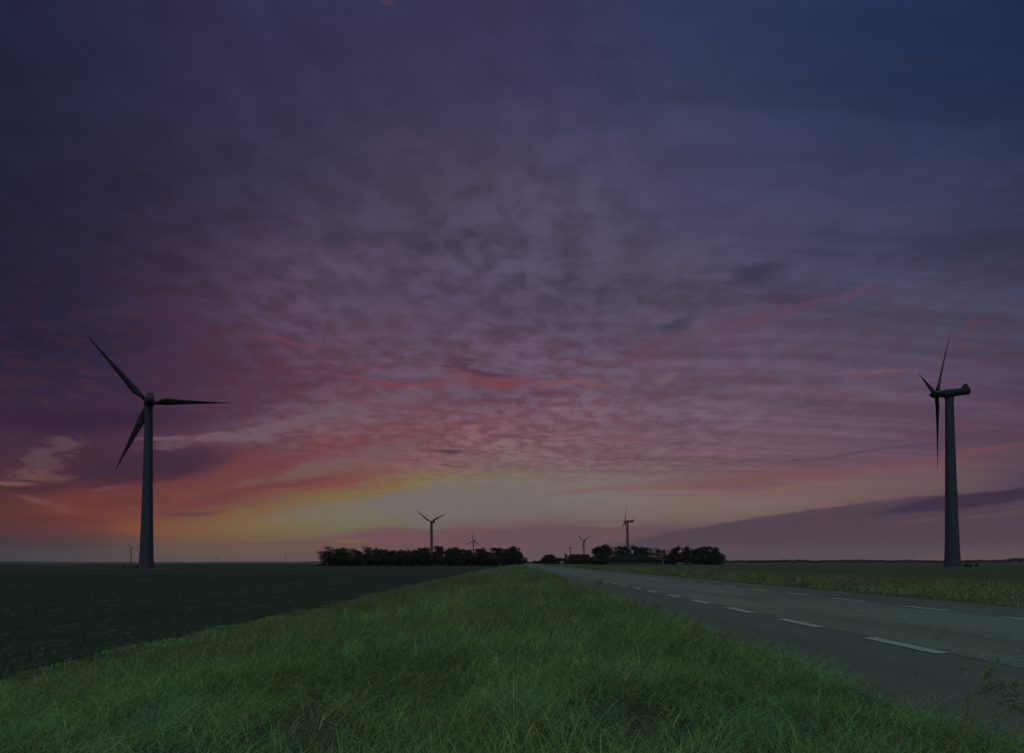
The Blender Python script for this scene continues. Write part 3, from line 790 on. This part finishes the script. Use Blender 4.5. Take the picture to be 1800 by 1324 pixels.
def turbine(px, hub_py, hub_h, ground, yaw, phases, label, R_=24.5, Y=None, big=False, k=1.0):
    """yaw: azimuth (deg, 0 = +Y, + to the right) the rotor faces"""
    u_, v_ = pix_dir(px, hub_py)
    if Y is None: Y = (hub_h + ground - EYE) / v_
    root = empty('wind_turbine', (u_ * Y, Y, ground), label, 'wind turbine', 'wind turbines on the plain', rz=R(-yaw))
    if big:
        tw = link('tower', tower_mesh(hub_h - 1.25, 1.98, 1.0, M_tower), None, root)
        fl = MB(); fl.tube([(0, 0, 0), (0, 0, .28)], [2.2, 2.2], 40); fl.build('base_flange', M_conc, root, False)
        yb = MB(); yb.tube([(0, 0, hub_h - 1.27), (0, 0, hub_h - .8)], [1.22, 1.3], 28); yb.build('yaw_ring', M_blade, root)
        nacelle(root, hub_h, M_nac); rotor(root, hub_h, R_, phases, M_blade)
    else:
        global FT
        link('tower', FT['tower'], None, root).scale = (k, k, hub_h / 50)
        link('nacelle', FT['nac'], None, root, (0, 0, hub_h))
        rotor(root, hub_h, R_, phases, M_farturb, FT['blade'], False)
    return root
FT = {}
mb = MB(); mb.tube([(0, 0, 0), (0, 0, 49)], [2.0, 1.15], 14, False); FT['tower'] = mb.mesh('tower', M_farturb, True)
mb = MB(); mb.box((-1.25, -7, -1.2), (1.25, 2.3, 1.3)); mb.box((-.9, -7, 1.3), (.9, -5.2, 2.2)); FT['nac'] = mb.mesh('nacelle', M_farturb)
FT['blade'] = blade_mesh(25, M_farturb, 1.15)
turbine(262, 706, 50, -1.10, -38, (-42, 80, 200), 'large wind turbine at the left, seen from behind with blades spread left and right', big=True, R_=22.5)
turbine(1668.5, 691, 50, -.45, -44, (30, 150, 270), 'large wind turbine at the right, seen side on with its rotor to the left', big=True)
turbine(759, 918, 50, -1.1, -30, (-55, 60, 180), 'dark turbine rising behind the middle of the left wood, two blades raised in a V')
turbine(1103, 917, 50, -.5, -70, (5, 125, 245), 'turbine rising behind the barn trees, nacelle seen from the side')
turbine(832, 951, 50, -1.1, -25, (0, 118, 242), 'small turbine behind the right half of the left wood, one blade straight up')
turbine(1026.5, 951, 50, -.5, -20, (-48, 62, 185), 'small turbine above the flat roofed barn, blades raised in a V')
turbine(1002.5, 963, 50, -.5, -45, (10, 150, 265), 'smallest turbine above the flat roofed barn, left of the V shaped one')
turbine(863, 964, 50, -1.1, -60, (5, 125, 245), 'very small turbine tip above the right end of the left wood')
turbine(717, 967, 50, -1.1, -60, (0, 120, 240), 'very small turbine whose raised blade just clears the left wood')
turbine(230.5, 964, 50, -1.1, -35, (-30, 95, 205), 'small distant turbine on the horizon left of the large left tower')
turbine(142, 983, 40, -1.1, -40, (20, 140, 260), 'faint turbine on the horizon left of the small distant one')
turbine(381, 981, 42, -1.1, -40, (0, 120, 240), 'faint turbine on the horizon between the large left tower and the wood')
turbine(502, 979, 45, -1.1, -40, (30, 150, 270), 'faint turbine on the horizon just left of the left wood')
# pads and cabinets by the two big towers
p = at(262, 706, 1); YL = (50 - 1.10 - EYE) / pix_dir(262, 706)[1]; XL = pix_dir(262, 706)[0] * YL
mb = MB(); mb.box((-3.2, -3, 0), (7.4, 3.5, .22)); o = mb.build('concrete_pad', M_conc, loc=(XL, YL, -1.12)); tag(o, 'low pale concrete pad under the large left turbine', 'concrete pad')
def cabinet(x, y, z, w, d, h, label, posts=False):
    r_ = empty('cabinet', (x, y, z), label, 'cabinet')
    mb = MB(); mb.box((-w/2, -d/2, .08), (w/2, d/2, h)); mb.build('housing', M_green, r_)
    mb = MB(); mb.box((-w/2 - .06, -d/2 - .06, h), (w/2 + .06, d/2 + .06, h + .08)); mb.build('lid', M_green, r_)
    mb = MB(); mb.box((-w/2 - .08, -d/2 - .08, 0), (w/2 + .08, d/2 + .08, .08)); mb.build('plinth', M_conc, r_)
    n_ = 2 if w > .8 else 1
    for i in range(n_):
        mb = MB(); a = -w/2 + .06 + i * (w - .06) / n_; mb.box((a, -d/2 - .025, .14), (a + (w - .06) / n_ - .06, -d/2 - .003, h - .06)); mb.build('door', M_green, r_)
cabinet(XL - 3.9, YL + .5, -1.1, 2.1, 1.2, .8, 'low dark green cabinet just left of the large left tower')
cabinet(XL - 6.1, YL - .5, -1.1, .42, .4, 1.0, 'narrow dark cabinet farther left of the large left tower')
YR = (50 - .45 - EYE) / pix_dir(1668.5, 691)[1]; XR = pix_dir(1668.5, 691)[0] * YR
cabinet(XR + 5.3, YR + 1, -.45, 1.5, 1.1, .85, 'low dark cabinet right of the large right tower')
cabinet(XR + 7.7, YR + 1, -.45, .5, .5, .95, 'narrow dark cabinet beyond the low one by the right tower')

# ------------------------------------------------------------------ pylons on the right horizon
mb = MB()
def pylon_mesh():
    body = MB()
    for sx in (-1, 1):
        for sy in (-1, 1):
            body.tube([(sx * 2.6, sy * 2.6, 0), (sx * .7, sy * .7, 20), (sx * .35, sy * .35, 32)], [.22, .16, .1], 4)
    for z in range(0, 30, 4):
        w0 = 2.6 - 1.9 * min(z, 20) / 20; w1 = 2.6 - 1.9 * min(z + 4, 20) / 20
        body.tube([(-w0, -w0, z), (w1, -w1, z + 4)], [.1, .1], 4); body.tube([(w0, -w0, z), (-w1, -w1, z + 4)], [.1, .1], 4)
    arm = MB()
    arm.tube([(-6, 0, 0), (0, 0, .6), (6, 0, 0)], [.12, .3, .12], 4); arm.tube([(-6, 0, 0), (0, 0, -.6), (6, 0, 0)], [.1, .2, .1], 4)
    return body.mesh('lattice_body', M_farturb), arm.mesh('cross_arm', M_farturb)
pb, pa = pylon_mesh()
where = ['just right of the barn trees', 'second from the barn trees', 'third of five, left of the right tower', 'just right of the right tower', 'at the right edge of the picture']
for i, (px, py) in enumerate(((1377, 979), (1508, 980), (1606, 979), (1699, 980), (1793, 978))):
    u_, v_ = pix_dir(px, py); Y = (33 - .45 - EYE) / v_
    r_ = empty('pylon', (u_ * Y, Y, -.45), 'faint lattice pylon on the far horizon, ' + where[i], 'pylon', 'pylons along the right horizon', rz=R(random.uniform(-20, 20)))
    link('lattice_body', pb, None, r_)
    for z in (22, 27): link('cross_arm', pa, None, r_, (0, 0, z))

# ------------------------------------------------------------------ trees
def crown_mesh(name, w, h, z0, seed, n_leaf, gap=0.0, leaf=.45, shape=1.0):
    """uneven crown of leaf clumps in [z0, h], half width w"""
    r_ = np.random.default_rng(seed)
    zc = (z0 + h) / 2; hz_ = (h - z0) / 2
    nc = int(34 + 10 * r_.random())
    th = r_.uniform(0, 2*np.pi, nc); ph = np.arccos(r_.uniform(-.95, 1, nc)); rr = r_.uniform(.12, .84, nc) ** .6
    cx_ = np.sin(ph) * np.cos(th) * rr * w; cy_ = np.sin(ph) * np.sin(th) * rr * w; cz_ = zc + np.cos(ph) * rr * hz_
    cr = r_.uniform(.26, .42, nc) * min(w, hz_) * 1.15
    if gap > 0:
        keepc = r_.random(nc) > gap; keepc[:6] = True
        cx_, cy_, cz_, cr = cx_[keepc], cy_[keepc], cz_[keepc], cr[keepc] * .9; nc = len(cx_)
    ci = r_.integers(0, nc, n_leaf)
    d_ = r_.normal(0, 1, (n_leaf, 3)); d_ /= np.linalg.norm(d_, axis=1)[:, None]
    rad = cr[ci] * (r_.random(n_leaf) ** .5) * np.exp(r_.normal(0, .05, n_leaf))
    p_ = np.stack([cx_[ci], cy_[ci], cz_[ci]], -1) + d_ * rad[:, None] * np.array([1, 1, .8])
    a_ = r_.normal(0, 1, (n_leaf, 3)); a_ /= np.linalg.norm(a_, axis=1)[:, None]
    b_ = np.cross(a_, r_.normal(0, 1, (n_leaf, 3))); b_ /= np.linalg.norm(b_, axis=1)[:, None]
    s_ = leaf * r_.uniform(.5, 1.2, n_leaf)[:, None] * .5
    V_ = np.stack([p_ - a_*s_, p_ - b_*s_*.55, p_ + a_*s_, p_ + b_*s_*.55], 1).reshape(-1, 3)
    Q_ = np.arange(n_leaf * 4).reshape(-1, 4)
    shade = r_.uniform(.65, 1.35, nc)[ci] * r_.uniform(.75, 1.25, n_leaf)
    c_ = np.array([.016, .018, .017]) * shade[:, None]
    C_ = np.ones((n_leaf * 4, 4)); C_[:, :3] = np.repeat(c_, 4, 0)
    return fast_mesh(name, V_, Q_, np.zeros((0, 3), int), C_, [M_leaf]), np.stack([cx_, cy_, cz_], -1)
def trunk_mesh(h, r0, tips, seed):
    rr = random.Random(seed); mb = MB(); top = h * .62
    pts = [Vector((0, 0, 0))]
    for k in range(1, 5): pts.append(Vector((rr.uniform(-.2, .2), rr.uniform(-.2, .2), top * k / 4)))
    mb.tube(pts, [r0 * (1 - .65 * k / 4) for k in range(5)], 8)
    for i, tip in enumerate(tips[:12]):
        k = rr.randint(1, 3); s_ = pts[k].lerp(pts[k+1], rr.random()); e = Vector(tip); m_ = s_.lerp(e, .5) + Vector((0, 0, .3))
        mb.tube([s_, m_, e], [r0 * .35, r0 * .2, r0 * .06], 5)
    return mb.mesh('trunk', M_bark, True)
protos = {}
def proto(kind, i):
    key = (kind, i)
    if key not in protos:
        if kind == 'round': cm, tips = crown_mesh('crown', 3.6, 11, .2, 40 + i, 5600, 0, .55)
        elif kind == 'open': cm, tips = crown_mesh('crown', 3.9, 11, 2.2, 60 + i, 3000, .18, .42)
        elif kind == 'tall': cm, tips = crown_mesh('crown', 2.9, 12, .4, 80 + i, 4600, 0, .5)
        elif kind == 'shrub': cm, tips = crown_mesh('crown', 3.6, 5.2, -.5, 100 + i, 3600, 0, .5)
        else: cm, tips = crown_mesh('crown', 1.8, 7, .5, 120 + i, 900, 0, .4)
        protos[key] = (cm, trunk_mesh({'shrub': 4.5, 'cone': 8}.get(kind, 11), .30, tips, i + 5))
    return protos[key]
def tree(px, top, Y, kind, halfw, label, ground, group, i=0, cat='tree'):
    H0 = {'round': 11, 'open': 11, 'tall': 12, 'shrub': 5.2, 'cone': 7}[kind]; W0 = {'round': 3.6, 'open': 3.9, 'tall': 2.9, 'shrub': 3.6, 'cone': 1.8}[kind]
    u_, v_ = pix_dir(px, top); H = EYE + v_ * Y - ground
    cm, tm = proto(kind, i)
    rz = random.uniform(0, 6.28)
    name = {'shrub': 'shrub', 'cone': 'conifer'}.get(kind, 'tree')
    root = empty(name, (u_ * Y, Y, ground), label, cat, group, rz=rz)
    w_ = halfw * {'round': .93, 'tall': .95, 'open': 1.05}.get(kind, 1.05) * Y / FPX / W0
    root.scale = (w_, w_, H / H0 * (1.0 if kind == 'shrub' else random.uniform(1.03, 1.12)))
    link('crown', cm, None, root); link('trunk', tm, None, root)
    return root
GL = 'trees of the left wood'
L_ = [
 (578, 960, 325, 'open', 22, 'open crowned tree at the left end of the left wood, sky showing through'),
 (601, 963, 335, 'round', 14, 'low rounded tree second from the left end of the wood'),
 (600, 961.5, 345, 'open', 11, 'thin crowned tree behind the second tree of the left wood'),
 (619, 960.5, 335, 'open', 12, 'lacy crowned tree fourth from the left end of the wood'),
 (629, 966, 330, 'round', 12, 'full low tree between two lacy crowns of the left wood'),
 (647, 960, 335, 'open', 17, 'wide lacy crown in the left part of the left wood'),
 (663, 963, 332, 'tall', 8, 'narrow tree just right of the wide lacy crown in the left wood'),
 (675, 965, 330, 'round', 13, 'tree with flat top before the dip in the left wood'),
 (692, 968, 328, 'round', 15, 'lowest tree in the dip of the left wood'),
 (707, 966, 332, 'round', 12, 'tree just right of the dip in the left wood'),
 (724, 962, 335, 'round', 14, 'rounded tree left of the turbine behind the left wood'),
 (744, 960, 330, 'round', 15, 'broad tree hiding the foot of the turbine in the left wood'),
 (769, 959.5, 330, 'round', 13, 'tree right of the turbine behind the left wood'),
 (777, 961, 333, 'tall', 7, 'narrow tree beside the tallest crown of the left wood'),
 (794, 956, 335, 'round', 15, 'tallest crown of the left wood, dark and square topped'),
 (811, 964, 330, 'round', 12, 'tree on the right shoulder of the tallest crown of the left wood'),
 (823, 965.5, 328, 'round', 11, 'low tree under the small turbine with a straight blade'),
 (845, 963.5, 332, 'round', 14, 'rounded tree between two small turbines of the left wood'),
 (859, 967, 330, 'round', 10, 'low tree under the very small turbine tip'),
 (873, 960.5, 328, 'round', 13, 'round crown third from the right end of the left wood'),
 (888, 963, 330, 'tall', 9, 'pointed tree second from the right end of the left wood'),
 (902, 961.5, 326, 'round', 17, 'large dark tree at the right end of the left wood'),
 (911, 968, 322, 'round', 9, 'steep edged tree closing the right end of the left wood'),
]
for i, (px, top, Y, kd, hw, lb) in enumerate(L_): tree(px, top, Y, kd, hw, lb, -1.1, GL, i % 4)
for i in range(21):
    px = 583 + i * 16.3
    tree(px, 971 + random.uniform(-3, 3), 320 + random.uniform(-3, 3), 'shrub', 17, f'dark undergrowth shrub at the foot of the left wood, {ordinal(i + 1)} from its left end', -1.1, 'undergrowth along the left wood', i % 3, 'shrub')
tree(566, 991, 318, 'shrub', 9, 'small dark shrub at the foot of the left end of the wood', -1.1, None, 0, 'shrub')
GR = 'trees round the farm'
R_ = [
 (1053, 961, 345, 'round', 14, 'large dark tree left of the hip roofed barn'),
 (1064, 958.5, 350, 'round', 12, 'rounded tree second from the left in the barn group'),
 (1077, 959.5, 352, 'open', 10, 'open crown arching over the left end of the barn roof'),
 (1096, 957.5, 352, 'round', 13, 'rounded crown behind the barn, left of the turbine tower'),
 (1115, 957.5, 352, 'round', 13, 'rounded crown behind the barn, right of the turbine tower'),
 (1131, 961, 355, 'round', 11, 'crown behind the right part of the barn roof'),
 (1149, 962, 352, 'open', 14, 'lacy crown over the right slope of the barn roof'),
 (1168, 962, 352, 'open', 13, 'second lacy crown just right of the barn roof'),
 (1190, 959.5, 345, 'round', 12, 'rounded tree behind the pale parked car'),
 (1207, 960, 343, 'round', 12, 'rounded tree behind the dark parked car'),
 (1226, 958.5, 342, 'round', 14, 'tree with two humps in the right part of the farm trees'),
 (1243, 958, 343, 'round', 12, 'highest crown toward the right end of the farm trees'),
 (1256, 961, 340, 'round', 11, 'steep dark tree near the right end of the farm trees'),
 (1265, 971, 338, 'open', 10, 'low open tree at the right end of the farm trees'),
]
for i, (px, top, Y, kd, hw, lb) in enumerate(R_): tree(px, top, Y, kd, hw, lb, -.45, GR, i % 4)
for i, px in enumerate((1047, 1056, 1177, 1187, 1197, 1207, 1217, 1227, 1237, 1247, 1256, 1263)):
    tree(px, 973 + random.uniform(-2, 3), 337, 'shrub', 12, f'dark undergrowth shrub beneath the farm trees, {ordinal(i + 1)} from the left', -.45, 'undergrowth beneath the farm trees', i % 3, 'shrub')
tree(966, 974.5, 420, 'round', 14, 'round dark tree right of the road, left of the flat roofed barn', -.45, None, 1)
tree(983, 979.5, 420, 'round', 8, 'small round tree touching the round dark tree by the road', -.45, None, 2)
tree(995, 971.5, 430, 'cone', 4, 'small pointed tree at the left end of the flat roofed barn', -.45, None, 0)
for i, px in enumerate((958, 966, 975)):
    tree(px, 981, 419, 'shrub', 9, f'dark shrub under the round dark roadside tree, {ordinal(i + 1)} from the left', -.45, 'shrubs under the round dark tree', i % 3, 'shrub')
for i, px in enumerate((998, 1009, 1020, 1031, 1041)):
    tree(px, 978 + random.uniform(-1, 1.5), 425, 'shrub', 9, f'dark shrub in front of the flat roofed barn, {ordinal(i + 1)} from the left', -.45, 'shrubs before the flat roofed barn', i % 3, 'shrub')
tree(923, 984, 500, 'round', 4.5, 'small tree at the far left side of the road', -.6, None, 3)
for i, (px, tp) in enumerate(((931, 987), (941, 985.5), (949, 985), (957, 984.5))):
    tree(px, tp, 760, 'shrub', 7, f'low far shrub beside the vanishing road, {ordinal(i + 1)} from the left', -.45, 'low far shrubs beside the road', i % 3, 'shrub')

# far tree lines and hedges, one mass each
def treeline(name, pts, label, n_per, seed, leaf):
    """pts: (px, top_py, Y, ground)"""
    r_ = np.random.default_rng(seed); V_, C_ = [], []
    for (a, b) in zip(pts[:-1], pts[1:]):
        n_ = int(n_per * abs(b[0] - a[0]))
        f = r_.random(n_); px = a[0] + (b[0] - a[0]) * f; tp = a[1] + (b[1] - a[1]) * f; Y = a[2] + (b[2] - a[2]) * f; g_ = a[3] + (b[3] - a[3]) * f
        bump = .55 + .45 * hash_noise(px, px * 0, .22, seed) + .25 * (hash_noise(px, px * 0, .7, seed + 1) - .5)
        H = (989 - tp) * Y / FPX * bump * 1.2 + EYE - g_
        z = g_ + H * np.sqrt(r_.random(n_)) * .98
        x = (px - 907) / FPX * Y; y = Y + r_.normal(0, 6, n_)
        p_ = np.stack([x, y, z], -1)
        a_ = r_.normal(0, 1, (n_, 3)); a_ /= np.linalg.norm(a_, axis=1)[:, None]
        b_ = np.cross(a_, r_.normal(0, 1, (n_, 3))); b_ /= np.linalg.norm(b_, axis=1)[:, None]
        s_ = leaf * r_.uniform(.5, 1.2, n_)[:, None]
        V_.append(np.stack([p_ - a_*s_, p_ - b_*s_*.7, p_ + a_*s_, p_ + b_*s_*.7], 1).reshape(-1, 3))
        c_ = np.array([.022, .030, .034]) * r_.uniform(.7, 1.3, (n_, 1)); c4 = np.ones((n_ * 4, 4)); c4[:, :3] = np.repeat(c_, 4, 0); C_.append(c4)  # bluish fade of distant air is put into this leaf colour
    V_ = np.concatenate(V_); me = fast_mesh(name, V_, np.arange(len(V_)).reshape(-1, 4), np.zeros((0, 3), int), np.concatenate(C_), [M_leaf])
    tag(link(name, me), label, 'tree line', kind='stuff')
treeline('far_wood', [(1180, 985.5, 1300, -.45), (1290, 985.6, 1300, -.45), (1400, 985, 1250, -.45), (1560, 984.6, 1250, -.45), (1660, 985.5, 1250, -.45), (1745, 985, 1200, -.45), (1800, 981.5, 1100, -.45), (1900, 980, 1100, -.45)],
         'long dark wood along the right horizon', 70, 3, 1.0)
treeline('far_hedge', [(360, 988.3, 1900, -1.1), (530, 988, 1900, -1.1), (545, 986.8, 1700, -1.1), (600, 986.5, 1600, -1.1)], 'thin row of far trees on the horizon left of the wood', 18, 5, 1.1)
treeline('far_dyke_scrub', [(-60, 987, 1500, -1.1), (60, 987.6, 1500, -1.1), (130, 988.4, 1500, -1.1), (360, 988.6, 1700, -1.1)], 'very low scrub on the horizon at the far left', 18, 6, .8)

# ------------------------------------------------------------------ barns
def barn(x0, x1, Y, depth, wall_h, ridge_h, ridge_in, ground, label, bays, hip=True):
    root = empty('barn', ((x0 + x1) / 2, Y, ground), label, 'barn'); w = (x1 - x0) / 2
    wl = MB(); wl.box((-w, 0, 0), (w, depth, wall_h)); wobj = wl.build('wall', M_wall, root)
    e = .8; rf = MB(); zr = ridge_h; ze = wall_h
    rf.v = [(-w-e, -e, ze), (w+e, -e, ze), (w+e, depth+e, ze), (-w-e, depth+e, ze), (-w+ridge_in, depth/2, zr), (w-ridge_in, depth/2, zr)]
    rf.v = [(a, b, c + .02) for a, b, c in rf.v] + [(a, b, ze - .22) for a, b, c in rf.v[:4]]
    rf.f = [[0,1,5,4],[1,2,5],[2,3,4,5],[3,0,4],[0,6,7,1],[1,7,8,2],[2,8,9,3],[3,9,6,0],[9,8,7,6]]; rf.m = [0] * 9
    roof = rf.build('roof', M_roof, root)
    for sgn in (-1, 1):
        r2 = MB(); r2.box((-w + ridge_in if sgn < 0 else 0, depth/2 - .2, zr), (0 if sgn < 0 else w - ridge_in, depth/2 + .2, zr + .14)); r2.build('ridge_cap', M_roof, roof)
    bw = 2 * w / bays
    for i in range(bays + 1):
        pm = MB(); pm.box((-w + bw * i - .14, -.22, 0), (-w + bw * i + .14, -.003, wall_h - .25)); pm.build('post', M_dark, root)
    for i in range(bays):
        pm = MB(); a = -w + bw * i
        pm.box((a + .2, -.07, .5), (a + bw - .2, -.003, wall_h - .35)); pl = pm.build('wall_panel', M_wall, root)
        for j in range(4):
            q = MB(); xx = a + .2 + (bw - .4) * (j + .5) / 4; q.box((xx - .03, -.11, .5), (xx + .03, -.073, wall_h - .35)); q.build('batten', M_dark, pl)
    g_ = MB(); g_.box((-w, -.14, wall_h - .34), (w, -.005, wall_h - .24)); g_.build('gutter', M_dark, root)
    return root
a = at(1063, 989, 340); b = at(1163, 989, 340)
barn(a.x, b.x, 338, 16, 2.6, 6.7, 10.5, -.45, 'wide hip roofed barn with a low pale wall among the farm trees', 9)
a = at(1001, 989, 440); b = at(1036, 989, 440)
barn(a.x, b.x, 436, 9, 4.2, 7.9, .15, -.45, 'flat topped dark barn behind shrubs left of the farm trees', 4)

# ------------------------------------------------------------------ parked cars at the farm
def car(px, Y, paint, label, L__=4.5, rz=0., van=False):
    p_ = at(px, 989, Y); root = empty('parked_car', (p_.x, Y, -.45), label, 'car', rz=rz)
    hl = L__ / 2
    side = [(-hl, .35), (-hl, .78), (-hl + .15, .9), (-hl * .55, .98), (-hl * .28, 1.42), (hl * .45, 1.45), (hl * .85, 1.02), (hl, .9), (hl, .35)]
    mb = MB(); n_ = len(side)
    for s_, k in ((-.85, 1), (.85, 1)):
        for x, z in side: mb.v.append((x, s_ * (1 if z < 1.1 else .82), z))
    mb.f = [list(range(n_)), list(range(n_, 2*n_))[::-1]] + [[i, (i+1) % n_ , n_ + (i+1) % n_, n_ + i][::-1] for i in range(n_)]; mb.m = [0] * len(mb.f)
    mb.build('body', paint, root)
    g_ = MB(); g_.add([(-hl*.46, -.86, 1.04), (hl*.72, -.86, 1.04), (hl*.42, -.735, 1.39), (-hl*.24, -.735, 1.39)], [(0, 1, 2, 3)])
    g_.add([(-hl*.46, -.90, 1.03), (hl*.72, -.90, 1.03), (hl*.42, -.775, 1.38), (-hl*.24, -.775, 1.38)], [(0, 1, 2, 3)]); g_.build('side_window', M_glass, root)
    for sx in (-.62, .62):
        for sy in (-.86, .70):
            w_ = MB(); w_.tube([(sx * hl, sy, .32), (sx * hl, sy + .16, .32)], [.32, .32], 14); wo_ = w_.build('wheel', M_tyre, root)
            r2 = MB(); r2.tube([(sx * hl, sy - .01, .32), (sx * hl, sy + .17, .32)], [.19, .19], 10); r2.build('rim', M_carpale, wo_)
    for sx in (-1, 1):
        h_ = MB(); h_.box((sx * hl - .05, -.75, .62), (sx * hl + .04, -.45, .76)); h_.build('headlight' if sx < 0 else 'tail_light', M_glass, root)
car(1196, 330, M_carpale, 'pale car parked in front of the trees right of the barn', 4.6)
car(1213, 331, M_cardark, 'dark blue car parked just right of the pale one', 4.7)

mb = MB(); mb.box((-.42, -.3, 0), (.42, .3, .22)); mb.box((-.30, -.24, .22), (.33, .26, .30))
p_ = at(882, 1000.5, 80); o = mb.build('concrete_slab', M_conc, loc=(p_.x, 80, p_.z - .15)); tag(o, 'small pale concrete slab on the far end of the near verge', 'concrete slab')

# ------------------------------------------------------------------ thin evening haze
hz = MB(); hz.box((-4500, -60, -3), (4500, 5500, 110))
M_haze = bpy.data.materials.new('haze_air'); M_haze.use_nodes = True
nt = M_haze.node_tree; nt.nodes.clear()
pv = nt.nodes.new('ShaderNodeVolumePrincipled'); pv.inputs['Density'].default_value = .00004; pv.inputs['Color'].default_value = (.92, .80, .86, 1)
oo = nt.nodes.new('ShaderNodeOutputMaterial'); nt.links.new(pv.outputs[0], oo.inputs['Volume'])
tag(hz.build('haze', M_haze), kind='stuff')
